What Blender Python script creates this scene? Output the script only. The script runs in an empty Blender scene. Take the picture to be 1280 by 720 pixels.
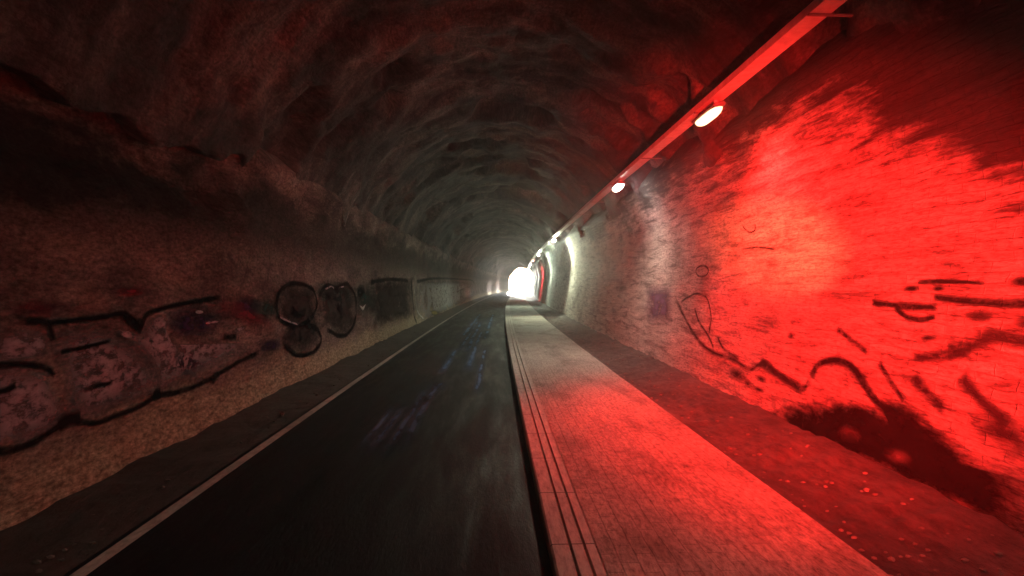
import bpy, bmesh, math, random
from mathutils import Vector, noise
random.seed(7)
R = math.radians
S = bpy.context.scene
COL = S.collection

# ------------------------------------------------------------------ scene, world, camera
S.render.engine = 'CYCLES'
S.cycles.max_bounces = 10
S.cycles.diffuse_bounces = 6
S.cycles.glossy_bounces = 4
S.cycles.transparent_max_bounces = 24
S.cycles.volume_bounces = 1
S.cycles.sample_clamp_indirect = 4.0
S.cycles.use_denoising = True
S.cycles.caustics_reflective = False
S.cycles.caustics_refractive = False
S.view_settings.view_transform = 'Standard'
S.view_settings.look = 'None'
S.view_settings.exposure = 3.0
S.view_settings.gamma = 1.0

KC = 0.00042          # the tunnel bends gently to the right
S0, S1 = -32.0, 130.0
def xc(s): return KC * s * s if s > 0 else 0.0

SUN_EL, SUN_AZ = R(4), R(2.2)     # low sun beyond the far mouth
W = bpy.data.worlds.new("World"); S.world = W; W.use_nodes = True
nt = W.node_tree; nt.nodes.clear()
sky = nt.nodes.new('ShaderNodeTexSky'); sky.sky_type = 'NISHITA'; sky.sun_disc = False
sky.sun_elevation = SUN_EL; sky.sun_rotation = SUN_AZ
bg = nt.nodes.new('ShaderNodeBackground'); bg.inputs['Strength'].default_value = 0.1
wo = nt.nodes.new('ShaderNodeOutputWorld')
nt.links.new(sky.outputs[0], bg.inputs[0]); nt.links.new(bg.outputs[0], wo.inputs[0])
sl = bpy.data.lights.new('sun', 'SUN'); sl.energy = 5.0; sl.angle = R(0.5); sl.color = (1, .95, .86)
so = bpy.data.objects.new('sun', sl); COL.objects.link(so)
sd = Vector((math.sin(SUN_AZ) * math.cos(SUN_EL), math.cos(SUN_AZ) * math.cos(SUN_EL), math.sin(SUN_EL)))
so.rotation_euler = sd.to_track_quat('Z', 'Y').to_euler(); so.location = (10, 160, 40)

cd = bpy.data.cameras.new('camera'); cam = bpy.data.objects.new('camera', cd); COL.objects.link(cam)
cd.lens = 19.69; cd.sensor_width = 36; cd.clip_start = .05; cd.clip_end = 2000
YAW, PITCH, CH, FPX = R(2.05), R(-0.41), 1.6, 700.0
cam.location = (0, 0, CH); cam.rotation_euler = (R(90) + PITCH, 0, -YAW)
S.camera = cam

# ------------------------------------------------------------------ helpers
def tag(o, label=None, cat=None, group=None, kind=None):
    if label: o['label'] = label
    if cat: o['category'] = cat
    if group: o['group'] = group
    if kind: o['kind'] = kind
    return o
def empty(name, loc, label, cat, group=None):
    o = bpy.data.objects.new(name, None); COL.objects.link(o); o.location = loc
    return tag(o, label, cat, group)
def link_mesh(name, verts, faces, mat, parent=None, uvs=None, smooth=False, loc=None):
    me = bpy.data.meshes.new(name); me.from_pydata(verts, [], faces); me.update()
    if uvs:
        l = me.uv_layers.new(name='UVMap')
        for lp in me.loops: l.data[lp.index].uv = uvs[lp.vertex_index]
    if smooth: me.polygons.foreach_set('use_smooth', [True] * len(me.polygons))
    if mat: me.materials.append(mat)
    o = bpy.data.objects.new(name, me); COL.objects.link(o)
    if parent: o.parent = parent
    if loc: o.location = loc
    return o
def bm_obj(name, bm, mat, parent=None, smooth=False):
    me = bpy.data.meshes.new(name); bm.to_mesh(me); bm.free()
    if smooth: me.polygons.foreach_set('use_smooth', [True] * len(me.polygons))
    if mat: me.materials.append(mat)
    o = bpy.data.objects.new(name, me); COL.objects.link(o)
    if parent: o.parent = parent
    return o
def srange(a, b, bands):
    out = []; s = a
    while s < b - 1e-6:
        out.append(s)
        st = next(d for lim, d in bands if s < lim)
        s += st
    out.append(b)
    return out
SL = srange(S0, S1, [(-1, 1.0), (1.5, .3), (16, .09), (40, .22), (999, .7)])
SG = srange(S0, S1, [(0, 1.0), (16, .12), (40, .3), (999, .8)])
fb = lambda x, y, z, o=4: noise.fractal(Vector((x, y, z)), 1.0, 2.0, o)

# ------------------------------------------------------------------ materials
def mat(name):
    m = bpy.data.materials.new(name); m.use_nodes = True
    n = m.node_tree.nodes; b = n['Principled BSDF']
    return m, m.node_tree, b
def N(nt, t, **kw):
    n = nt.nodes.new(t)
    for k, v in kw.items():
        if k in n.inputs: n.inputs[k].default_value = v
        else: setattr(n, k, v)
    return n
def L(nt, a, b): nt.links.new(a, b)
def uvmap(nt, sx, sy, sz=1):
    u = N(nt, 'ShaderNodeUVMap'); u.uv_map = 'UVMap'
    mp = N(nt, 'ShaderNodeMapping'); mp.inputs['Scale'].default_value = (sx, sy, sz)
    L(nt, u.outputs[0], mp.inputs[0]); return mp.outputs[0]
def noi(nt, vec, scale, detail=5, rough=.6, dist=0):
    n = N(nt, 'ShaderNodeTexNoise', Scale=scale, Detail=detail, Roughness=rough, Distortion=dist)
    L(nt, vec, n.inputs['Vector']); return n.outputs['Fac']
def ramp(nt, fac, stops):
    r = N(nt, 'ShaderNodeValToRGB'); e = r.color_ramp.elements
    while len(e) < len(stops): e.new(.5)
    for el, (p, c) in zip(e, stops):
        el.position = p; el.color = (c[0], c[1], c[2], 1) if hasattr(c, '__len__') else (c, c, c, 1)
    L(nt, fac, r.inputs[0]); return r.outputs[0]
def mix(nt, fac, a, b, mode='MIX'):
    m = N(nt, 'ShaderNodeMix', data_type='RGBA', blend_type=mode)
    for sock, v in ((m.inputs[0], fac), (m.inputs[6], a), (m.inputs[7], b)):
        if isinstance(v, (int, float)): sock.default_value = v
        elif isinstance(v, tuple): sock.default_value = (*v, 1)
        else: L(nt, v, sock)
    return m.outputs[2]
def mth(nt, op, a, b=None, clamp=False):
    m = N(nt, 'ShaderNodeMath', operation=op, use_clamp=clamp)
    for i, v in enumerate((a, b)):
        if v is None: continue
        if isinstance(v, (int, float)): m.inputs[i].default_value = v
        else: L(nt, v, m.inputs[i])
    return m.outputs[0]
def bump(nt, b, h, strength, dist, prev=None):
    n = N(nt, 'ShaderNodeBump', Strength=strength, Distance=dist); L(nt, h, n.inputs['Height'])
    if prev is not None: L(nt, prev, n.inputs['Normal'])
    L(nt, n.outputs[0], b.inputs['Normal']); return n.outputs[0]

def m_brick():
    m, nt, b = mat('brick_wall_limewash')
    uv = uvmap(nt, 1, 1)
    wob = N(nt, 'ShaderNodeTexNoise', Scale=3.0, Detail=3); L(nt, uv, wob.inputs['Vector'])
    add = N(nt, 'ShaderNodeVectorMath', operation='MULTIPLY_ADD'); L(nt, wob.outputs['Color'], add.inputs[0])
    add.inputs[1].default_value = (.16, .07, 0); L(nt, uv, add.inputs[2])
    br = N(nt, 'ShaderNodeTexBrick', Scale=1.0); br.inputs['Brick Width'].default_value = .31
    br.inputs['Row Height'].default_value = .074; br.inputs['Mortar Size'].default_value = .006
    br.inputs['Mortar Smooth'].default_value = 1.0
    br.inputs['Color1'].default_value = (.44, .42, .38, 1); br.inputs['Color2'].default_value = (.34, .32, .29, 1)
    br.inputs['Mortar'].default_value = (.27, .25, .23, 1)
    L(nt, add.outputs[0], br.inputs['Vector'])
    streak = noi(nt, uvmap(nt, 1.3, 9), 1.0, 8, .7, .5)
    grain = noi(nt, uvmap(nt, 5, 20), 2.2, 6, .7)
    blot = noi(nt, uvmap(nt, .5, .9), 1.0, 6, .62)
    c = mix(nt, .85, br.outputs['Color'], ramp(nt, streak, [(.36, .22), (.5, 1.0), (.66, 1.4)]), 'MULTIPLY')
    c = mix(nt, .8, c, ramp(nt, grain, [(.36, .3), (.53, 1.2)]), 'MULTIPLY')
    c = mix(nt, .9, c, ramp(nt, blot, [(.3, (.3, .27, .25)), (.45, .95), (.7, 1.2)]), 'MULTIPLY')
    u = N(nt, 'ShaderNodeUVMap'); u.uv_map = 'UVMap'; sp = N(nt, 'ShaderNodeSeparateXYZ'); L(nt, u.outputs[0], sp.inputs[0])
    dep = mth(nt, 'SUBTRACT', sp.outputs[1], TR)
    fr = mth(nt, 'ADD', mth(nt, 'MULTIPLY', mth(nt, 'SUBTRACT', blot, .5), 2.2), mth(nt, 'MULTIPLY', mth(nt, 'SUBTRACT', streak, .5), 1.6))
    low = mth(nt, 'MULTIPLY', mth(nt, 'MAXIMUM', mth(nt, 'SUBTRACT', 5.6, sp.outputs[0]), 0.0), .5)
    soot_shade = ramp(nt, mth(nt, 'ADD', mth(nt, 'SUBTRACT', dep, low), mth(nt, 'ADD', fr, .25)), [(.08, 1.0), (.6, 0.0)])  # soot along the top, with the red beam's slanted cut-off painted in
    c = mix(nt, mth(nt, 'MULTIPLY', soot_shade, .93), c, (.03, .026, .026))
    L(nt, c, b.inputs['Base Color']); b.inputs['Roughness'].default_value = .75
    h = mth(nt, 'ADD', mth(nt, 'MULTIPLY', br.outputs['Fac'], -.22), mth(nt, 'ADD', mth(nt, 'MULTIPLY', streak, 1.4), mth(nt, 'MULTIPLY', grain, .8)))
    b.inputs['Specular IOR Level'].default_value = .25
    bump(nt, b, h, 1.0, .05); return m
def m_rock():
    m, nt, b = mat('rough_stone')
    a = noi(nt, uvmap(nt, .55, 1.3), 1.5, 8, .66, .4)
    g = noi(nt, uvmap(nt, 4, 9), 2.0, 7, .7)
    hue = N(nt, 'ShaderNodeTexNoise', Scale=1.0, Detail=5, Roughness=.7); L(nt, uvmap(nt, 2.2, 5), hue.inputs['Vector'])
    c = ramp(nt, a, [(.3, (.065, .048, .05)), (.48, (.19, .14, .13)), (.62, (.29, .225, .2)), (.75, (.4, .33, .29))])
    c = mix(nt, .7, c, ramp(nt, g, [(.33, .35), (.52, 1.0), (.68, 1.5)]), 'MULTIPLY')
    c = mix(nt, .16, c, hue.outputs['Color'], 'OVERLAY')
    # sandy crust along the foot and the hollow's shade painted as a dark band under the vault
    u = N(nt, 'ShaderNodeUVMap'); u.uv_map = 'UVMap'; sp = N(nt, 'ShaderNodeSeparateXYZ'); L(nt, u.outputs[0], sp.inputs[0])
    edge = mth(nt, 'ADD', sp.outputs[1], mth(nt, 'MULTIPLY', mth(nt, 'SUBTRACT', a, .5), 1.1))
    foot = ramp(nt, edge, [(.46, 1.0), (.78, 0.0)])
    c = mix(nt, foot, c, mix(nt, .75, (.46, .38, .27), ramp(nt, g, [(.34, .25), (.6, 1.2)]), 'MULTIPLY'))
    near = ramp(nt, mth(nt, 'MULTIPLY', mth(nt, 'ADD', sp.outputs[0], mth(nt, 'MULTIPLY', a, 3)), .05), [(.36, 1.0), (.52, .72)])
    soot_shade = mth(nt, 'MULTIPLY', near, ramp(nt, mth(nt, 'ABSOLUTE', mth(nt, 'SUBTRACT', edge, 2.72)), [(.2, .97), (.62, 0.0)]))
    c = mix(nt, soot_shade, c, (.02, .017, .018))
    L(nt, c, b.inputs['Base Color']); b.inputs['Roughness'].default_value = 1.0; b.inputs['Specular IOR Level'].default_value = .1
    f_ = noi(nt, uvmap(nt, 9, 16), 2.0, 4, .7)
    c = mix(nt, .6, c, ramp(nt, f_, [(.36, .3), (.5, 1.0), (.64, 1.7)]), 'MULTIPLY')
    wv = N(nt, 'ShaderNodeTexNoise', Scale=1.6, Detail=4); L(nt, uvmap(nt, 1, 1), wv.inputs['Vector'])
    av = N(nt, 'ShaderNodeVectorMath', operation='MULTIPLY_ADD'); L(nt, wv.outputs['Color'], av.inputs[0]); av.inputs[1].default_value = (.5, .5, 0); L(nt, uvmap(nt, .8, 1.3), av.inputs[2])
    vo = N(nt, 'ShaderNodeTexVoronoi', Scale=1.9); L(nt, av.outputs[0], vo.inputs['Vector'])
    ve = N(nt, 'ShaderNodeTexVoronoi', Scale=1.9, feature='DISTANCE_TO_EDGE'); L(nt, av.outputs[0], ve.inputs['Vector'])
    c = mix(nt, .55, c, ramp(nt, ve.outputs['Distance'], [(.0, .55), (.06, 1.0)]), 'MULTIPLY'); L(nt, c, b.inputs['Base Color'])
    bump(nt, b, mth(nt, 'ADD', mth(nt, 'ADD', a, mth(nt, 'MULTIPLY', vo.outputs['Distance'], .8)), mth(nt, 'MULTIPLY', g, .6)), 1.0, .1); return m
def m_vault():
    m, nt, b = mat('sooty_hewn_rock')
    a = noi(nt, uvmap(nt, .9, .45), 1.2, 8, .66, .6)
    g = noi(nt, uvmap(nt, 3, 5), 1.8, 8, .74)
    hue = N(nt, 'ShaderNodeTexNoise', Scale=1.0, Detail=5, Roughness=.7); L(nt, uvmap(nt, 3, 3), hue.inputs['Vector'])
    c = ramp(nt, a, [(.33, (.009, .007, .010)), (.48, (.056, .042, .044)), (.58, (.13, .10, .094)), (.7, (.24, .19, .17))])
    c = mix(nt, .75, c, ramp(nt, g, [(.32, .3), (.52, 1.0), (.7, 1.7)]), 'MULTIPLY')
    c = mix(nt, .15, c, hue.outputs['Color'], 'OVERLAY')
    L(nt, c, b.inputs['Base Color']); b.inputs['Roughness'].default_value = .9
    f_ = noi(nt, uvmap(nt, 9, 14), 2.0, 4, .7)
    c = mix(nt, .6, c, ramp(nt, f_, [(.36, .3), (.5, 1.0), (.64, 1.7)]), 'MULTIPLY')
    wv = N(nt, 'ShaderNodeTexNoise', Scale=1.6, Detail=4); L(nt, uvmap(nt, 1, 1), wv.inputs['Vector'])
    av = N(nt, 'ShaderNodeVectorMath', operation='MULTIPLY_ADD'); L(nt, wv.outputs['Color'], av.inputs[0]); av.inputs[1].default_value = (.5, .5, 0); L(nt, uvmap(nt, .8, 1.3), av.inputs[2])
    vo = N(nt, 'ShaderNodeTexVoronoi', Scale=1.9); L(nt, av.outputs[0], vo.inputs['Vector'])
    ve = N(nt, 'ShaderNodeTexVoronoi', Scale=1.9, feature='DISTANCE_TO_EDGE'); L(nt, av.outputs[0], ve.inputs['Vector'])
    c = mix(nt, .55, c, ramp(nt, ve.outputs['Distance'], [(.0, .55), (.06, 1.0)]), 'MULTIPLY'); L(nt, c, b.inputs['Base Color'])
    bump(nt, b, mth(nt, 'ADD', mth(nt, 'ADD', a, mth(nt, 'MULTIPLY', vo.outputs['Distance'], .8)), mth(nt, 'MULTIPLY', g, .6)), 1.0, .12); return m
def m_ground(name, lo, hi, ax, ay, rough=.85, bd=.015, spk=.5):
    m, nt, b = mat(name)
    a = noi(nt, uvmap(nt, .5, 1.2), 1.4, 7, .65, .3)
    g = noi(nt, uvmap(nt, ax, ay), 1.0, 6, .75)
    c = ramp(nt, a, [(.3, lo), (.7, hi)])
    c = mix(nt, spk, c, ramp(nt, g, [(.34, .25), (.52, 1.0), (.66, 1.5)]), 'MULTIPLY')
    L(nt, c, b.inputs['Base Color']); b.inputs['Roughness'].default_value = rough
    bump(nt, b, mth(nt, 'ADD', g, mth(nt, 'MULTIPLY', a, .5)), .8, bd); return m
def m_paving():
    m, nt, b = mat('small_block_paving')
    uv = uvmap(nt, 1, 1)
    wob = N(nt, 'ShaderNodeTexNoise', Scale=6.0, Detail=3); L(nt, uv, wob.inputs['Vector'])
    add = N(nt, 'ShaderNodeVectorMath', operation='MULTIPLY_ADD'); L(nt, wob.outputs['Color'], add.inputs[0])
    add.inputs[1].default_value = (.03, .02, 0); L(nt, uv, add.inputs[2])
    br = N(nt, 'ShaderNodeTexBrick', Scale=1.0); br.inputs['Brick Width'].default_value = .2
    br.inputs['Row Height'].default_value = .1; br.inputs['Mortar Size'].default_value = .007; br.inputs['Mortar Smooth'].default_value = .7
    br.inputs['Color1'].default_value = (.38, .345, .3, 1); br.inputs['Color2'].default_value = (.31, .28, .245, 1); br.inputs['Mortar'].default_value = (.29, .26, .23, 1)
    L(nt, add.outputs[0], br.inputs['Vector'])
    a = noi(nt, uvmap(nt, .7, 1.4), 1.3, 8, .7, .4); g = noi(nt, uvmap(nt, 9, 22), 1.4, 7, .78)
    c = mix(nt, .85, br.outputs['Color'], ramp(nt, g, [(.36, .28), (.5, .95), (.64, 1.45)]), 'MULTIPLY')
    c = mix(nt, .8, c, ramp(nt, a, [(.34, (.4, .37, .36)), (.48, .95), (.66, 1.2)]), 'MULTIPLY')
    L(nt, c, b.inputs['Base Color']); b.inputs['Roughness'].default_value = .8; b.inputs['Specular IOR Level'].default_value = .25
    bump(nt, b, mth(nt, 'ADD', mth(nt, 'MULTIPLY', br.outputs['Fac'], -.4), g), .9, .012); return m
def m_road():
    m, nt, b = mat('dark_asphalt')
    a = noi(nt, uvmap(nt, .3, 2.0), 1.6, 6, .65, .2)
    g = noi(nt, uvmap(nt, 14, 40), 1.0, 5, .75)
    c = ramp(nt, a, [(.3, (.004, .004, .006)), (.7, (.012, .012, .018))])
    c = mix(nt, .6, c, ramp(nt, g, [(.34, .4), (.52, 1.0), (.68, 1.8)]), 'MULTIPLY')
    L(nt, c, b.inputs['Base Color'])
    L(nt, ramp(nt, a, [(.36, .5), (.6, .8)]), b.inputs['Roughness']); b.inputs['Specular IOR Level'].default_value = .14
    bump(nt, b, g, .7, .008); return m
def m_paint(name, colr, soft=.3, worn=.4, col2=None, rough=.6, sc=(3, 3)):
    m, nt, b = mat(name)
    u = N(nt, 'ShaderNodeUVMap'); u.uv_map = 'UVMap'
    sp = N(nt, 'ShaderNodeSeparateXYZ'); L(nt, u.outputs[0], sp.inputs[0])
    tc = N(nt, 'ShaderNodeTexCoord'); mp = N(nt, 'ShaderNodeMapping'); mp.inputs['Scale'].default_value = (4, sc[0], sc[1] * 2)
    L(nt, tc.outputs['Object'], mp.inputs[0])
    n1 = noi(nt, mp.outputs[0], 1.0, 7, .7, .2)
    v = mth(nt, 'ABSOLUTE', sp.outputs[1])
    e = mth(nt, 'ADD', v, mth(nt, 'MULTIPLY', mth(nt, 'SUBTRACT', n1, .5), 1.1))
    al = ramp(nt, e, [(max(.02, 1 - soft - .3), 1.0), (1.0, 0.0)])
    w = ramp(nt, n1, [(.38, 1 - worn), (.52, 1.0)])
    al = mth(nt, 'MULTIPLY', al, w)
    c2 = col2 or tuple(x * .5 for x in colr)
    L(nt, mix(nt, ramp(nt, n1, [(.38, 0.0), (.62, 1.0)]), c2, colr), b.inputs['Base Color'])
    L(nt, al, b.inputs['Alpha']); b.inputs['Roughness'].default_value = rough; b.inputs['Specular IOR Level'].default_value = 0.0
    return m
def m_plain(name, c, rough=.5, metal=0, em=None, es=0, var=.25):
    m, nt, b = mat(name)
    tc = N(nt, 'ShaderNodeTexCoord'); g = noi(nt, tc.outputs['Object'], 9, 5, .65)
    cc = mix(nt, 1.0, c, ramp(nt, g, [(.3, 1 - var), (.7, 1 + var)]), 'MULTIPLY')
    L(nt, cc, b.inputs['Base Color']); b.inputs['Roughness'].default_value = rough; b.inputs['Metallic'].default_value = metal
    if em:
        b.inputs['Emission Color'].default_value = (*em, 1); b.inputs['Emission Strength'].default_value = es
    return m

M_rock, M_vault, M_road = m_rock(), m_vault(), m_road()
M_path = m_paving()
M_kerb = m_ground('kerb_concrete', (.34, .31, .27), (.48, .45, .4), 6, 24, .75, .006, .6)
_nt = M_kerb.node_tree; _b = _nt.nodes['Principled BSDF']; _src = _b.inputs['Base Color'].links[0].from_socket
_u = N(_nt, 'ShaderNodeUVMap'); _u.uv_map = 'UVMap'; _sp = N(_nt, 'ShaderNodeSeparateXYZ'); L(_nt, _u.outputs[0], _sp.inputs[0])
_fr = mth(_nt, 'FRACT', mth(_nt, 'MULTIPLY', _sp.outputs[0], 1.25))
L(_nt, mix(_nt, mth(_nt, 'LESS_THAN', _fr, .014), _src, (.05, .045, .04)), _b.inputs['Base Color'])
M_verge = m_ground('packed_dirt', (.025, .021, .019), (.07, .058, .05), 6, 14, .95, .03, .6)
M_gutter = m_ground('gutter_rubble', (.014, .012, .012), (.10, .085, .08), 4, 9, .95, .1, .95)
M_line = m_ground('white_line_paint', (.3, .28, .25), (.6, .57, .5), 8, 14, .7, .004, .6)
M_field = m_ground('dry_field', (.2, .2, .12), (.3, .28, .2), .5, .5, .95, .02, .4)

# ------------------------------------------------------------------ tunnel cross-section
CX, SZ, AW, AH = 0.1, 2.2, 3.3, 3.1
raw = [(-3.17 - .0136 * z, z) for z in [i * .05 - .2 for i in range(49)]]          # left wall -0.2..2.2
raw += [(CX - AW * math.cos(a), SZ + AH * math.sin(a)) for a in [math.pi * i / 180 for i in range(1, 180)]]
raw += [(3.12 + .1346 * (z - .12), z) for z in [2.2 - i * .05 for i in range(49)]]
cum = [0.0]
for (x0, z0), (x1, z1) in zip(raw, raw[1:]): cum.append(cum[-1] + math.hypot(x1 - x0, z1 - z0))
TT = cum[-1]
def prof(t):
    t = min(max(t, 0), TT - 1e-6)
    lo, hi = 0, len(cum) - 1
    while hi - lo > 1:
        mid = (lo + hi) // 2
        if cum[mid] <= t: lo = mid
        else: hi = mid
    f = (t - cum[lo]) / (cum[hi] - cum[lo])
    x = raw[lo][0] + f * (raw[hi][0] - raw[lo][0]); z = raw[lo][1] + f * (raw[hi][1] - raw[lo][1])
    return x, z
def pnorm(t):
    x0, z0 = prof(t - .05); x1, z1 = prof(t + .05)
    dx, dz = x1 - x0, z1 - z0; l = math.hypot(dx, dz)
    return dz / l, -dx / l            # inward
def t_left(z):
    a, b = 0, TT / 2
    for _ in range(40):
        m = (a + b) / 2
        if prof(m)[1] < z: a = m
        else: b = m
    return a
def t_right(z):
    a, b = TT / 2, TT
    for _ in range(40):
        m = (a + b) / 2
        if prof(m)[1] > z: a = m
        else: b = m
    return a
TL, TR = t_left(2.95), t_right(3.35)
M_brick = m_brick()
ss = lambda x: max(0, min(1, x)) ** 2 * (3 - 2 * max(0, min(1, x)))
def disp(part, s, t):
    if part == 'l':
        d = .055 * fb(s * .55, t * .8, 3.1) + .02 * fb(s * 2.2, t * 2.6, 9.0)
        z = t - .2
        d += .10 * ss((.45 - z) / .5)                       # battered foot
        d -= .24 * ss((z - 2.4 - .35 * fb(s * .6, 0, 1)) / .3) * (1 - ss((s - 6) / 3.0)) # hollow under the vault
        d += .09 * noise.noise(Vector((s * .62, .2, 5.5))) * ss((z - 1.2) / 1.5)
        return d - .6 * ss((t - TL - .3) / .3)
    if part == 'r':
        return .028 * fb(s * .6, t * .9, 21.0) + .012 * fb(s * 2.4, t * 4, 27.0) - .6 * ss((TR - .28 - t) / .35)
    ring = noise.noise(Vector((s * .62, t * .10, 5.5))) * .16 + noise.noise(Vector((s * 1.5, t * .3, 8.5))) * .07
    d = ring + .13 * fb(s * .5, t * .5, 40.0) + .06 * fb(s * 1.9, t * 2.2, 44.0)
    d += (.13 * (1 - ss((s - 6) / 3.0)) * (.6 + 1.2 * fb(s * .7, 4, 4)) - .02) * ss((TL + 1.0 - t) / 1.0) + .06 * fb(s * 1.1, t * 1.1, 61)
    hol = fb(s * .33, t * .33, 77)
    return d - .04 - .35 * ss((hol - .12) / .3)
def surf(part, s, t, off=0.0):
    x, z = prof(t); nx, nz = pnorm(t); d = disp(part, s, t) + off
    return (x + nx * d + xc(s), s, z + nz * d)
def lining(name, part, t0, t1, dt, m, lip=False):
    n = int((t1 - t0) / dt) + 1
    ts = [t0 + (t1 - t0) * i / n for i in range(n + 1)]
    V, U, F = [], [], []
    for s in SL:
        if lip:
            q = TL + .05 + .32 * fb(s * .8, 3, 7); e = t1 + .35 * fb(s * 1.1, 9, 2) * (1 - ss((s - 10) / 4)); ts = [q + (e - q) * i / n for i in range(n + 1)]
            V.append(surf(part, s, ts[0] + .02, -.5)); U.append((s, ts[0] - .5))
        for t in ts: V.append(surf(part, s, t)); U.append((s, t))
        if lip:
            V.append(surf(part, s, ts[-1] - .02, -.5)); U.append((s, ts[-1] + .5))
    k = len(ts) + (2 if lip else 0)
    for i in range(len(SL) - 1):
        for j in range(k - 1):
            a = i * k + j; F.append((a, a + 1, a + k + 1, a + k))
    if lip:   # unseen cap added behind the camera to keep daylight out
        c = len(V); V.append((0.1, S0, 2.0)); U.append((S0, 0))
        for j in range(k - 1): F.append((j, c, j + 1))
        V += [(-3.3, S0, -.2), (3.4, S0, -.2)]; U += [(S0, 0), (S0, 0)]
        F += [(c + 1, c, 0), (k - 1, c, c + 2), (c + 1, c + 2, c)]
    return link_mesh(name, V, F, m, uvs=U, smooth=True)
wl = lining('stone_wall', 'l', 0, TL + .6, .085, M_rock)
tag(wl, 'rough brown stone wall with dim graffiti letters beside the dark road', 'wall', kind='thing')
wr = lining('brick_wall', 'r', TR - .7, TT, .085, M_brick)
tag(wr, 'long masonry wall flooded with red light and sprayed with black graffiti', 'wall', kind='thing')
va = lining('tunnel_vault', 'v', TL, TR, .10, M_vault, lip=True)
tag(va, 'dark hewn rock vault arching overhead across the whole tunnel', 'tunnel vault', kind='thing')

# ------------------------------------------------------------------ floor
def strip(name, pts, m, zf=None, sl=SG, kind='structure'):
    V, U, F = [], [], []; k = len(pts)
    for s in sl:
        for (x, z) in pts:
            V.append((x + xc(s), s, z + (zf(s, x) if zf else 0))); U.append((s, x))
    for i in range(len(sl) - 1):
        for j in range(k - 1):
            a = i * k + j; F.append((a, a + 1, a + k + 1, a + k))
    o = link_mesh(name, V, F, m, uvs=U, smooth=False); o['kind'] = kind; return o
lin = lambda a, b, n: [a + (b - a) * i / n for i in range(n + 1)]
strip('road', [(x, 0) for x in lin(-2.36, .34, 6)], M_road)
strip('road_marking', [(-2.315, .004), (-2.225, .004)], M_line)
strip('verge', [(x, .012) for x in lin(-2.34, -3.5, 10)][::-1], M_verge, lambda s, x: (.05 * ss((-2.35 - x) / .8) + .025 * fb(s * 2.5, x * 3, 2)) * ss((-2.34 - x) / .15))
strip('kerb', [(.33, -.02), (.33, .088), (.342, .1), (.437, .1), (.440, .07), (.452, .07), (.455, .1), (.517, .1), (.520, .07), (.532, .07), (.535, .1), (.588, .1), (.591, .08), (.604, .08)], M_kerb,
      lambda s, x: .004 * noise.noise(Vector((s * .8, x, 0))))
strip('footpath', [(x, .094) for x in lin(.598, 2.05, 12)] + [(2.06, .086), (2.065, -.05)], M_path, lambda s, x: .006 * fb(s * .7, x * 1.5, 4))
strip('gutter', [(x, .0) for x in lin(2.055, 3.4, 14)], M_gutter,
      lambda s, x: .01 + .14 * ss((x - 2.2) / 1.0) + (.03 * fb(s * 2.2, x * 2.4, 11) + .02 * fb(s * 6, x * 6, 12)) * ss((x - 2.05) / .15))
# scattered stones
V, F = [], []
ico = bmesh.new(); bmesh.ops.create_icosphere(ico, subdivisions=1, radius=1)
iv = [v.co.copy() for v in ico.verts]; ifc = [tuple(v.index for v in f.verts) for f in ico.faces]; ico.free()
for i in range(700):
    s = 2.5 + 26 * random.random() ** 1.6
    left = i % 3 == 0
    x = -2.42 - .7 * random.random() if left else 2.12 + .85 * random.random() ** 1.3
    r = random.uniform(.006, .02); z = .02 if left else .01 + .14 * ss((x - 2.2) / 1.0)
    b0 = len(V); q = random.random() * 6
    for v in iv:
        k = r * (1 + .5 * noise.noise(v * 1.7 + Vector((i, 0, 0))))
        V.append((x + xc(s) + (v.x * math.cos(q) - v.y * math.sin(q)) * k * 1.3, s + (v.x * math.sin(q) + v.y * math.cos(q)) * k, z + v.z * k * .7 + r * .3))
    F += [tuple(b0 + a for a in f) for f in ifc]
M_stone = m_plain('loose_stone', (.13, .115, .1), .95, var=.5)
tag(link_mesh('gravel', V, F, M_stone), 'loose stones and grit lying along both foots of the walls', 'gravel', kind='stuff')

# ------------------------------------------------------------------ outside
G = 300
gV = [(-G, -G, -.06), (G, -G, -.06), (G, G + 100, -.06), (-G, G + 100, -.06)]
tag(link_mesh('ground', gV, [(0, 1, 2, 3)], M_field, uvs=[(v[0], v[1]) for v in gV]), kind='structure')
V, U, F = [], [], []
hx = lin(-60, 60, 30); hs = lin(S0 - 30, S1 - 1.0, 36)
for s in hs:
    for x in hx:
        z = 9 + 14 * max(0, 1 - ((x) / 60) ** 2) * ss((s - S0 + 30) / 40 + .2) + 1.2 * fb(x * .06, s * .06, 0)
        V.append((x + xc(s), s, z)); U.append((s, x))
for i in range(36):
    for j in range(30):
        a = i * 31 + j; F.append((a, a + 1, a + 32, a + 31))
tag(link_mesh('hill', V, F, M_field, uvs=U, smooth=True), kind='structure')
strip('road_outside', [(-2.36, -.004), (.34, -.004)], M_road, sl=[S1, S1 + 20, S1 + 60])
strip('footpath_outside', [(.34, .02), (2.06, .02)], M_path, sl=[S1, S1 + 20, S1 + 60])

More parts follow.
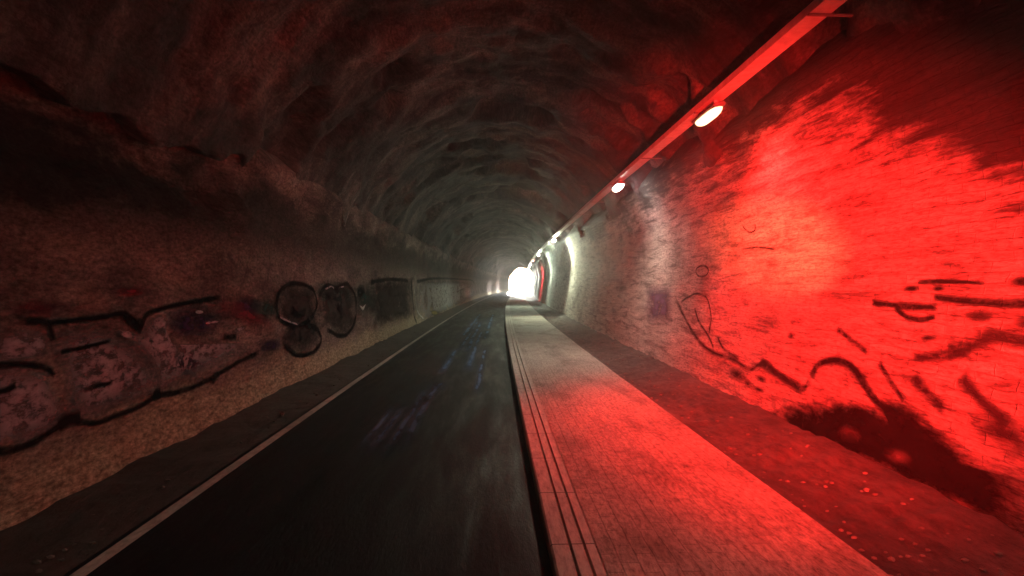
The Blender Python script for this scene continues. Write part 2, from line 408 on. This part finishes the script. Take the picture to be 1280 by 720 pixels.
# ------------------------------------------------------------------ graffiti
def wall_at(side, px, py):
    """point of the wall (s, z) that the photograph shows at pixel px, py (1280x720)"""
    dx, dz = (px - 640) / FPX, (360 - py) / FPX
    f = Vector((math.sin(YAW) * math.cos(PITCH), math.cos(YAW) * math.cos(PITCH), math.sin(PITCH)))
    r = Vector((math.cos(YAW), -math.sin(YAW), 0)); u = r.cross(f)
    d = f + r * dx + u * dz
    lo, hi = .5, 120
    k = 5.0
    for _ in range(60):
        s = d.y * k; z = CH + d.z * k
        xw = (-3.13 - .0136 * z if side == 'l' else 3.10 + .1346 * (z - .12)) + xc(s)
        if abs(d.x) < 1e-4: break
        k = .5 * k + .5 * xw / d.x
    return d.y * k, CH + d.z * k
def wpt(side, s, z, off):
    z = max(z, .02)
    return surf(side, s, t_left(z) if side == 'l' else t_right(z), off)
def catmull(P, closed=False, n=6):
    out = []; m = len(P)
    rng = range(m if closed else m - 1)
    for i in rng:
        p = [P[(i + k) % m] if closed else P[min(max(i + k, 0), m - 1)] for k in (-1, 0, 1, 2)]
        for j in range(n):
            t = j / n
            out.append(tuple(.5 * (2 * p[1][q] + (p[2][q] - p[0][q]) * t + (2 * p[0][q] - 5 * p[1][q] + 4 * p[2][q] - p[3][q]) * t * t + (3 * p[1][q] - p[0][q] - 3 * p[2][q] + p[3][q]) * t ** 3) for q in (0, 1)))
    if not closed: out.append(P[-1])
    return out
class Paint:
    def __init__(s, side): s.side, s.V, s.U, s.F, s.cuts = side, [], [], [], []
    def stroke(s, pix, w, off=.016, closed=False):
        s.cuts.append((len(s.V), len(s.F)))
        P = catmull([wall_at(s.side, *p) for p in pix], closed)
        if closed: P.append(P[0])
        Q = [P[0]]
        for a, b in zip(P, P[1:]):
            k = max(1, int(math.dist(a, b) / .08))
            Q += [(a[0] + (b[0] - a[0]) * i / k, a[1] + (b[1] - a[1]) * i / k) for i in range(1, k + 1)]
        n = len(Q); base = len(s.V); C = 5
        for i, q in enumerate(Q):
            a, b = Q[max(0, i - 1)], Q[min(n - 1, i + 1)]
            l = math.dist(a, b) or 1; nx, nz = -(b[1] - a[1]) / l, (b[0] - a[0]) / l
            ww = w * (1 + .3 * noise.noise(Vector((i * .21, len(s.V) * .01, w)))) * .72
            end = 0 if closed else max(0, 1 - min(i, n - 1 - i) / 2.0) * .8
            for c in range(C):
                v = c / (C - 1) * 2 - 1
                s.V.append(wpt(s.side, q[0] + nx * v * ww, q[1] + nz * v * ww, off)); s.U.append((q[0], max(abs(v), end)))
        for i in range(n - 1):
            for c in range(C - 1):
                a = base + i * C + c; s.F.append((a, a + 1, a + C + 1, a + C))
        return s
    def fill(s, pix, off=.010, center=None):
        s.cuts.append((len(s.V), len(s.F)))
        P = catmull([wall_at(s.side, *p) for p in pix], True, 7)
        cx = sum(p[0] for p in P) / len(P); cz = sum(p[1] for p in P) / len(P)
        if center: cx, cz = wall_at(s.side, *center)
        n = len(P); base = len(s.V); RN = 9
        for k in range(RN + 1):
            r = k / RN * 1.08
            for p in P:
                s.V.append(wpt(s.side, cx + (p[0] - cx) * r, cz + (p[1] - cz) * r, off)); s.U.append((0, k / RN))
        for k in range(RN):
            for i in range(n):
                a, b = base + k * n + i, base + k * n + (i + 1) % n
                s.F.append((a, b, b + n, a + n))
        return s
    def oval(s, c, rx, ry, off=.010, tilt=0):
        ct, st = math.cos(tilt), math.sin(tilt)
        return s.fill([(c[0] + rx * math.cos(a) * ct - ry * math.sin(a) * st, c[1] + rx * math.cos(a) * st + ry * math.sin(a) * ct) for a in [k * math.pi / 5 for k in range(10)]], off)
    def build(s, name, m, label=None, split=False):
        if split:
            cuts = s.cuts + [(len(s.V), len(s.F))]
            for (v0, f0), (v1, f1) in zip(cuts, cuts[1:]):
                q = Paint(s.side); q.V, q.U = s.V[v0:v1], s.U[v0:v1]; q.F = [tuple(i - v0 for i in f) for f in s.F[f0:f1]]
                q.build(name, m, label)
            return
        o = link_mesh(name, s.V, s.F, m, wl if s.side == 'l' else wr, uvs=s.U, smooth=True)
        if label: o['label'] = label
        return o
P_black = m_paint('black_spray', (.013, .011, .015), .4, .35)
P_blackf = m_paint('black_spray_fill', (.008, .007, .009), .06, .03, rough=.9)
P_soft = m_paint('thin_black_spray', (.03, .025, .03), .55, .6)
P_pale = m_paint('pale_letter_fill', (.36, .32, .34), .15, .7, (.12, .10, .12), sc=(7, 7))
P_panel = m_paint('faded_white_panel', (.6, .57, .55), .12, .3, (.38, .35, .35), sc=(2, 3))
P_white = m_paint('white_spray', (.75, .73, .7), .4, .3, (.5, .48, .45))
P_red = m_paint('red_spray', (.2, .03, .045), .6, .6, (.08, .025, .04))
P_purple = m_paint('purple_spray', (.05, .03, .09), .35, .4, (.03, .02, .035))
P_oval = m_paint('bare_wall_oval', (.14, .12, .12), .7, .6, (.04, .035, .04))
P_brown = m_paint('dark_letter_fill', (.05, .04, .038), .15, .2, (.025, .02, .024))
P_teal = m_paint('teal_spray', (.03, .075, .07), .5, .5)
P_yellow = m_paint('yellow_spray', (.5, .42, .14), .4, .3)
P_blue = m_paint('blue_grey_patch', (.13, .12, .19), .3, .6, (.07, .07, .1), sc=(4, 4))

g = Paint('r')
g.fill([(962, 524), (1000, 508), (1030, 503), (1055, 497), (1080, 503), (1100, 515), (1098, 498), (1128, 506), (1165, 530), (1198, 560), (1235, 588), (1290, 612), (1295, 678), (1235, 652), (1170, 620), (1110, 592), (1035, 557)], center=(1120, 560))
g.build('graffiti_shape', P_blackf, 'big solid black sprayed shape at the foot of the red wall')
g = Paint('r'); g.oval((1063, 543), 15, 10, .02, .45); g.oval((1122, 571), 19, 10, .02, .3)
g.build('graffiti_oval', P_oval, 'pale oval inside the black sprayed shape', True)
g = Paint('r')
g.stroke([(1013, 472), (1020, 457), (1042, 450), (1062, 458), (1078, 480), (1094, 503), (1130, 530)], .075)
g.build('graffiti_scroll', P_black, 'black hooked scroll rising from the solid shape')
g = Paint('r')
g.stroke([(843, 372), (856, 398), (872, 424), (890, 440), (915, 449), (936, 462), (955, 453), (968, 464), (985, 475), (1003, 486), (1012, 475)], .065)
g.stroke([(950, 452), (966, 464), (984, 475), (1000, 484)], .1)
g.stroke([(850, 378), (868, 368), (882, 372), (889, 395), (886, 418)], .04)
g.stroke([(868, 386), (874, 402), (884, 418), (892, 436)], .05)
g.stroke([(896, 420), (904, 436), (922, 448)], .05)
g.build('graffiti_line', P_soft, 'thin looping black sprayed line along the red wall')
g = Paint('r')
g.oval((921, 468), 17, 9, .012, .5); g.oval((951, 474), 9, 5, .012, .5); g.oval((948, 487), 10, 4, .012, .4); g.oval((935, 480), 6, 4, .012, .4)
g.build('graffiti_blot', P_soft, None, True)
g = Paint('r')
g.stroke([(1088, 379), (1110, 381), (1140, 384), (1172, 384)], .055)
g.stroke([(1118, 386), (1132, 396), (1150, 400), (1168, 396)], .045)
g.stroke([(1166, 372), (1200, 376), (1240, 379), (1300, 381)], .05)
g.oval((1137, 361), 12, 5); g.oval((1172, 361), 9, 4); g.oval((1280, 352), 26, 9)
g.stroke([(1145, 353), (1170, 352), (1230, 354)], .03)
g.build('graffiti_scrawl', P_black, 'black horizontal scrawl at chest height on the red wall')
g = Paint('r')
g.stroke([(1185, 438), (1215, 432), (1240, 422), (1265, 424), (1300, 432)], .10)
g.oval((1158, 423), 14, 5); g.stroke([(1140, 447), (1170, 446), (1215, 440)], .08)
g.stroke([(1045, 412), (1062, 424), (1082, 440)], .06); g.stroke([(1096, 452), (1112, 478), (1128, 500)], .06)
g.oval((1225, 396), 20, 9); g.oval((1285, 405), 22, 10)
g.stroke([(1140, 470), (1158, 492), (1180, 512)], .09); g.stroke([(1200, 470), (1225, 500), (1260, 530)], .09)
g.oval((1255, 545), 50, 22, .011, .5); g.oval((990, 420), 6, 5)
g.stroke([(870, 338), (875, 333), (882, 333), (885, 339), (881, 345), (873, 345)], .03, closed=True)
g.stroke([(930, 282), (936, 290), (944, 288), (946, 280)], .03)
g.stroke([(925, 312), (945, 309), (968, 312)], .03)
g.build('graffiti_smear', P_soft, None, True)
g = Paint('r'); g.fill([(809, 359), (824, 357), (838, 358), (839, 381), (838, 404), (824, 404), (809, 402), (808, 380)])
g.build('graffiti_patch', P_blue, 'small square blue grey painted patch at the edge of the red light')

def L_(): return Paint('l')
g = L_(); g.oval((420, 368), 34, 20, .007); g.oval((335, 385), 20, 18, .007); g.oval((458, 372), 14, 22, .007)
g.build('graffiti_backdrop', P_teal, None, True)
g = L_()
g.fill([(-14, 462), (25, 459), (60, 464), (75, 490), (84, 522), (60, 543), (0, 560), (-16, 562)])
g.fill([(78, 424), (118, 408), (158, 424), (188, 452), (200, 484), (168, 504), (118, 520), (92, 512), (80, 470)])
g.fill([(150, 412), (164, 424), (176, 412), (188, 394), (208, 396), (216, 425), (250, 430), (318, 430), (290, 452), (240, 474), (206, 488), (185, 450)])
g.fill([(0, 420), (50, 412), (70, 430), (60, 446), (0, 452)])
g.build('graffiti_letters', P_pale, 'pale bubble letters with dark outlines nearest on the stone wall')
g = L_()
g.stroke([(-14, 566), (20, 561), (50, 551), (74, 535), (92, 524), (122, 529), (150, 521), (180, 508), (202, 495), (232, 489), (262, 477), (292, 459), (326, 440)], .05)
g.stroke([(76, 534), (90, 524), (104, 522)], .1); g.stroke([(196, 496), (206, 490)], .09)
g.stroke([(-14, 459), (28, 455), (58, 459), (72, 470)], .04)
g.stroke([(36, 402), (64, 404), (71, 426)], .05); g.stroke([(64, 404), (100, 400), (134, 396), (160, 392), (178, 410), (190, 392), (228, 381), (280, 372)], .05)
g.stroke([(158, 392), (170, 402), (182, 412)], .1)
g.stroke([(108, 488), (128, 482), (146, 478)], .035); g.stroke([(-10, 495), (8, 488), (22, 482)], .04); g.stroke([(80, 440), (110, 434), (142, 426)], .03)
g.stroke([(285, 422), (300, 420)], .06); g.stroke([(270, 478), (278, 466)], .07)
g.build('graffiti_outline', P_black, 'long wavy black outline under the pale bubble letters')
g = L_(); g.fill([(214, 392), (240, 384), (270, 384), (280, 405), (272, 420), (232, 424), (214, 418)]); g.oval((240, 455), 22, 14); g.oval((312, 382), 14, 12)
g.oval((340, 432), 14, 9)
g.build('graffiti_shadow', P_purple, None, True)
g = L_(); g.oval((254, 390), 7, 3, .02); g.oval((270, 403), 10, 2.5, .02, -.15); g.oval((302, 412), 9, 3, .02, -.4); g.oval((204, 405), 11, 12, .02); g.oval((162, 418), 10, 6, .02, .3)
g.build('graffiti_highlight', P_pale, None, True)
g = L_(); g.fill([(268, 372), (296, 364), (318, 366), (322, 385), (344, 404), (342, 418), (318, 416), (296, 402), (272, 396)]); g.oval((170, 364), 30, 8, .01); g.oval((60, 385), 50, 14, .01)
g.build('graffiti_stain', P_red, 'dull red sprayed patch beside the dark bubble letters')
g = L_()
g.fill([(345, 385), (352, 362), (372, 355), (390, 364), (396, 385), (404, 412), (394, 434), (374, 443), (356, 430), (360, 408)])
g.fill([(398, 372), (410, 357), (428, 355), (441, 364), (444, 390), (447, 408), (428, 420), (406, 406)])
g.build('graffiti_bubbles', P_brown, 'two dark rounded letters outlined in black')
g = L_()
g.stroke([(372, 354), (353, 361), (345, 380), (352, 400), (372, 408), (390, 398), (397, 380), (390, 361)], .075, closed=True)
g.stroke([(380, 406), (398, 412), (403, 426), (392, 440), (374, 444), (358, 432)], .075)
g.stroke([(364, 386), (374, 392), (384, 388)], .12); g.stroke([(377, 412), (378, 426)], .1)
g.stroke([(399, 372), (409, 357), (424, 360), (436, 355), (446, 372), (445, 400), (432, 420), (410, 412)], .08)
g.stroke([(408, 370), (416, 374)], .1); g.stroke([(424, 380), (430, 398)], .12)
g.build('graffiti_contour', P_black)
g = L_(); g.stroke([(407, 362), (414, 358), (420, 361)], .035, .022); g.stroke([(426, 360), (432, 358)], .03, .022); g.stroke([(350, 396), (362, 402), (374, 406)], .03, .022)
g.build('graffiti_shine', P_pale, None, True)
g = L_(); g.fill([(449, 381), (454, 384), (459, 379), (456, 387), (453, 389)], .022)
g.build('graffiti_fleck', P_white, 'small bright white fleck between two dark letters')
g = L_(); g.fill([(468, 352), (490, 349), (512, 351), (514, 378), (514, 396), (490, 402), (468, 407), (466, 380)])
g.build('graffiti_block', P_brown)
g = L_(); g.stroke([(466, 353), (490, 349), (511, 351)], .1); g.stroke([(514, 350), (515, 370), (517, 390), (519, 404)], .22, .018); g.oval((453, 365), 5, 9)
g.stroke([(522, 352), (545, 348), (575, 349), (591, 351), (595, 360), (597, 371)], .12); g.stroke([(556, 352), (558, 370)], .14)
g.build('graffiti_bar', P_black, 'thick upright black bar between dark and pale letters')
g = L_(); g.fill([(523, 354), (545, 351), (572, 352), (590, 356), (593, 370), (570, 382), (545, 394), (526, 402), (521, 380)])
g.build('graffiti_panel', P_panel, 'pale letters at the far end of the stone wall painting')
g = L_(); g.stroke([(519, 360), (520, 375), (523, 390), (528, 399)], .09, .022); g.fill([(575, 362), (590, 358), (592, 368), (578, 375)], .02)
g.build('graffiti_edge', P_white, None, True)
g = L_(); g.oval((542, 391), 6, 4, .022); g.build('graffiti_dab', P_yellow)

# faint pale bluish streaks on the asphalt
def road_streak(pts, w, V, U, F):
    base = len(V); n = len(pts)
    for i, (x, s) in enumerate(pts):
        e = max(0, 1 - min(i, n - 1 - i) / 3)
        for c in (-1, -.5, 0, .5, 1): V.append((x + c * w * 2.0 + xc(s), s, .004)); U.append((s, max(abs(c), e)))
    for i in range(n - 1):
        for c in range(4):
            a = base + i * 5 + c; F.append((a, a + 1, a + 6, a + 5))
P_streak = m_paint('pale_blue_streak', (.18, .28, .44), .95, .7, (.03, .05, .09), sc=(1.0, 5))
V, U, F = [], [], []
for x0, a, b, w in ((-1.02, 5.1, 8.6, .035), (-.9, 5.3, 9.2, .045), (-1.17, 5.2, 7.6, .04), (-1.3, 5.4, 7.5, .03), (-.88, 8.4, 9.3, .09),
                    (-.95, 9.8, 14, .05), (-.5, 10, 19, .06), (-.68, 13, 24, .07), (-.85, 13.4, 24, .05), (-.25, 8, 14, .04), (-1.0, 17, 30, .08), (-.3, 16, 30, .07)):
    n = max(8, int((b - a) / .25))
    road_streak([(x0 + .015 * fb(i * .2, x0 * 7, 0), a + (b - a) * i / n) for i in range(n + 1)], w, V, U, F)
tag(link_mesh('road_streaks', V, F, P_streak, uvs=U), kind='structure')

# ------------------------------------------------------------------ cable tray and lamps
M_galv = m_plain('galvanised_steel', (.62, .62, .6), .45, .15)
M_dark = m_plain('cast_housing', (.16, .16, .16), .5)
M_cable = m_plain('grey_cable', (.12, .12, .12), .6)
TX, TZ = 2.55, 3.71
tr = empty('cable_tray', (TX, 0, TZ), 'long galvanised cable tray hung under the vault above the red wall', 'cable tray')
sl = srange(-8, S1 - 2, [(40, .5), (999, 1.5)])
def sweep(name, sec, m, x0=0, z0=0, sag=0):
    V, F = [], []; k = len(sec)
    for s in sl:
        for (x, z) in sec: V.append((x0 + x + xc(s), s, z0 + z + sag * math.sin(s * 1.7)))
    for i in range(len(sl) - 1):
        for j in range(k):
            a, b = i * k + j, i * k + (j + 1) % k; F.append((a, b, b + k, a + k))
    F += [tuple(range(k))[::-1], tuple(len(V) - k + j for j in range(k))]
    return link_mesh(name, V, F, m, tr)
sweep('tray', [(-.085, .07), (-.085, 0), (.085, 0), (.085, .07), (.08, .07), (.08, .005), (-.08, .005), (-.08, .07)], M_galv)
for q, x in enumerate((-.04, .01, .05)):
    sweep('cable', [(.014 * math.cos(a), .014 * math.sin(a)) for a in [k * math.pi / 4 for k in range(8)]], M_cable, x, .022, .002)
def box(bm, x0, x1, y0, y1, z0, z1):
    v = [bm.verts.new(p) for p in ((x0, y0, z0), (x1, y0, z0), (x1, y1, z0), (x0, y1, z0), (x0, y0, z1), (x1, y0, z1), (x1, y1, z1), (x0, y1, z1))]
    for f in ((0, 3, 2, 1), (4, 5, 6, 7), (0, 1, 5, 4), (1, 2, 6, 5), (2, 3, 7, 6), (3, 0, 4, 7)): bm.faces.new([v[i] for i in f])
s = 1.8
while s < 100:
    bm = bmesh.new()
    top = prof(t_right(4.0))
    box(bm, -.09, .26, -.015, .015, -.014, -.003); box(bm, .09, .10, -.02, .02, -.003, .06)
    h = bm_obj('hanger', bm, M_dark, tr); h.location = (xc(s), s, 0)
    s += 2.5 if s < 40 else 6

M_lens_w = m_plain('white_lamp_lens', (.8, .8, .8), .3, em=(1, .98, .9), es=8)
M_lens_o = m_plain('amber_lamp_lens', (.8, .7, .6), .3, em=(1, .74, .36), es=.4)
M_lens_r = m_plain('red_lamp_lens', (.8, .6, .6), .3, em=(1, .32, .2), es=5)
def capsule(bm, lx, ly, z0, z1, n=10, m=5):
    """a rounded elongated dish hanging from z0 down to z1"""
    rings = []
    for i in range(m + 1):
        a = i / m * math.pi / 2; r = math.cos(a) * .999 + .001; z = z0 + (z1 - z0) * math.sin(a)
        ring = []
        for k in range(n * 2):
            ang = 2 * math.pi * k / (2 * n)
            cx_, cy_ = math.cos(ang), math.sin(ang)
            e = .55
            ring.append(bm.verts.new((lx * r * math.copysign(abs(cx_) ** e, cx_), ly * (.25 * r + .75 * r ** .5) * math.copysign(abs(cy_) ** e, cy_), z)))
        rings.append(ring)
    for a, b in zip(rings, rings[1:]):
        for k in range(2 * n): bm.faces.new((a[k], a[(k + 1) % (2 * n)], b[(k + 1) % (2 * n)], b[k]))
    bm.faces.new(rings[0][::-1]); bm.faces.new(rings[-1])
def make_lamp(kind):
    root = empty('tunnel_lamp', (0, 0, 0), 'lamp', 'lamp', 'lamps hung along the cable tray')
    bm = bmesh.new(); box(bm, -.075, .075, -.36, .36, -.05, 0)
    bmesh.ops.bevel(bm, geom=bm.edges[:], offset=.015, segments=2, affect='EDGES')
    bm_obj('housing', bm, M_dark, root)
    bm = bmesh.new(); capsule(bm, .072, .33, -.048, -.13)
    bm_obj('lens', bm, {'r': M_lens_r, 'o': M_lens_o, 'w': M_lens_w}[kind], root, True)
    for y in (-.25, .25):
        bm = bmesh.new(); box(bm, -.02, .02, -.012, .012, -.002, .045); b = bm_obj('bracket', bm, M_galv, root); b.location = (0, y, 0)
    return root
def copy_tree(o, par=None):
    c = o.copy(); COL.objects.link(c)
    if par: c.parent = par
    for ch in list(o.children): copy_tree(ch, c)
    return c
proto = {}
LAMPS = [  # s, kind, colour, watts, label
 (-1.2, 'w', (1, .70, .52), 28, 'warm white lamp on the tray just above the viewpoint'),
 (6.6, 'o', (1, .013, .011), 140, 'nearest lit lamp under the tray, warm and close to the red wall'),
 (11.5, 'w', (1, .84, .66), 32, 'cool white lamp where the red lit stretch of wall ends'),
 (25.5, 'w', (.92, 1, .7), 120, 'small white lamp above the greenish stretch of wall'),
 (38, 'w', (.82, 1, .76), 110, 'fourth lamp along the tray, a small white dot above the far red glow'),
 (48, 'r', (1, .012, .03), 420, 'distant lamp throwing a red patch at the foot of the wall'),
 (57, 'w', (.96, 1, .95), 150, 'tiny lamp just beyond the distant red patch'),
 (67, 'w', (.95, 1, 1), 300, 'tiny lamp at the rim of the white glare'),
 (82, 'w', (.95, 1, 1), 2200, 'faint lamp lost in the white glare near the tunnel mouth'),
 (100, 'w', (.95, 1, 1), 4500, 'farthest lamp, swallowed by the white glare of the tunnel mouth'),
]
for s, kind, colr, watt, lab in LAMPS:
    if kind not in proto: o = proto[kind] = make_lamp(kind)
    else: o = copy_tree(proto[kind])
    o.location = (TX + xc(s), s, TZ - .05); o['label'] = lab
    o.rotation_euler.z = -2 * KC * max(s, 0)
    if kind != 'w': o.rotation_euler.y = R(-8)
    ld = bpy.data.lights.new('lamp_light', 'SPOT'); ld.energy = watt; ld.color = colr; ld.shadow_soft_size = .09
    ld.spot_size = R({'w': 168, 'o': 122, 'r': 66}[kind]); ld.spot_blend = .6 if kind == 'o' else .9
    lo = bpy.data.objects.new('lamp_light', ld); COL.objects.link(lo)
    lo.location = (TX - .1 * (kind != 'w') + xc(s), s, TZ - .05 - .16)
    aim = Vector({'w': (-.35, 0, -1) if s < 0 else (-.5, -.1, -1) if s < 20 else (.15, -1.0, -.9) if s < 50 else (0, 0, -1), 'o': (.36, -.2, -1), 'r': (.7, -.1, -1)}[kind])
    lo.rotation_euler = (-aim).to_track_quat('Z', 'Y').to_euler()

# unseen red bicycle light on an added stand, lighting the right hand wall
rl = empty('unseen_red_lamp', (.62, -.55, .1), 'unseen red lamp on an added stand, in place of a bicycle rear light', 'lamp')
M_red = m_plain('red_glass', (.6, .02, .02), .3, em=(1, .02, .02), es=8)
bm = bmesh.new(); bmesh.ops.create_cone(bm, cap_ends=True, segments=20, radius1=.14, radius2=.12, depth=.04); bmesh.ops.translate(bm, vec=(0, 0, .022), verts=bm.verts); bm_obj('base', bm, M_dark, rl)
bm = bmesh.new(); bmesh.ops.create_cone(bm, cap_ends=True, segments=12, radius1=.013, radius2=.013, depth=1.16); bmesh.ops.translate(bm, vec=(0, 0, .62), verts=bm.verts); bm_obj('pole', bm, M_galv, rl)
src = Vector((.62, -.55, 1.35)); aim = (Vector((3.35, 7.3, 1.7)) - src).normalized()
rot = (-aim).to_track_quat('Z', 'Y')
bm = bmesh.new(); bmesh.ops.create_cone(bm, cap_ends=True, segments=20, radius1=.055, radius2=.04, depth=.09); hs_ = bm_obj('housing', bm, M_dark, rl)
hs_.rotation_euler = rot.to_euler(); hs_.location = src - Vector((.62, -.55, .1)) - aim * .05
bm = bmesh.new(); bmesh.ops.create_uvsphere(bm, u_segments=16, v_segments=8, radius=.048); bmesh.ops.scale(bm, vec=(1, 1, .3), verts=bm.verts); le = bm_obj('lens', bm, M_red, rl, True)
le.rotation_euler = rot.to_euler(); le.location = src - Vector((.62, -.55, .1))
ld = bpy.data.lights.new('red_beam', 'SPOT'); ld.energy = 2300; ld.color = (1, .018, .014); ld.shadow_soft_size = .04; ld.spot_size = R(47); ld.spot_blend = .9
lo = bpy.data.objects.new('red_beam', ld); COL.objects.link(lo); lo.location = src + aim * .05; lo.rotation_euler = rot.to_euler()

core = bpy.data.lights.new('red_beam_core', 'SPOT'); core.energy = 2600; core.color = (1, .15, .06); core.shadow_soft_size = .03; core.spot_size = R(11); core.spot_blend = 1.0
co = bpy.data.objects.new('red_beam_core', core); COL.objects.link(co); co.location = src + aim * .06
co.rotation_euler = (-(Vector((3.35, 6.6, 2.05)) - src)).to_track_quat('Z', 'Y').to_euler()

# ------------------------------------------------------------------ haze
m = bpy.data.materials.new('haze_air'); m.use_nodes = True; nt = m.node_tree; nt.nodes.clear()
pv = nt.nodes.new('ShaderNodeVolumePrincipled'); pv.inputs['Density'].default_value = .0042; pv.inputs['Color'].default_value = (.92, .96, .93, 1)
pv.inputs['Anisotropy'].default_value = .6
mo = nt.nodes.new('ShaderNodeOutputMaterial'); nt.links.new(pv.outputs[0], mo.inputs['Volume'])
bm = bmesh.new(); box(bm, -G - 5, G + 5, -G - 5, G + 105, -1.3, 26); bmesh.ops.recalc_face_normals(bm, faces=bm.faces)
hz = bm_obj('haze', bm, m); hz['kind'] = 'stuff'
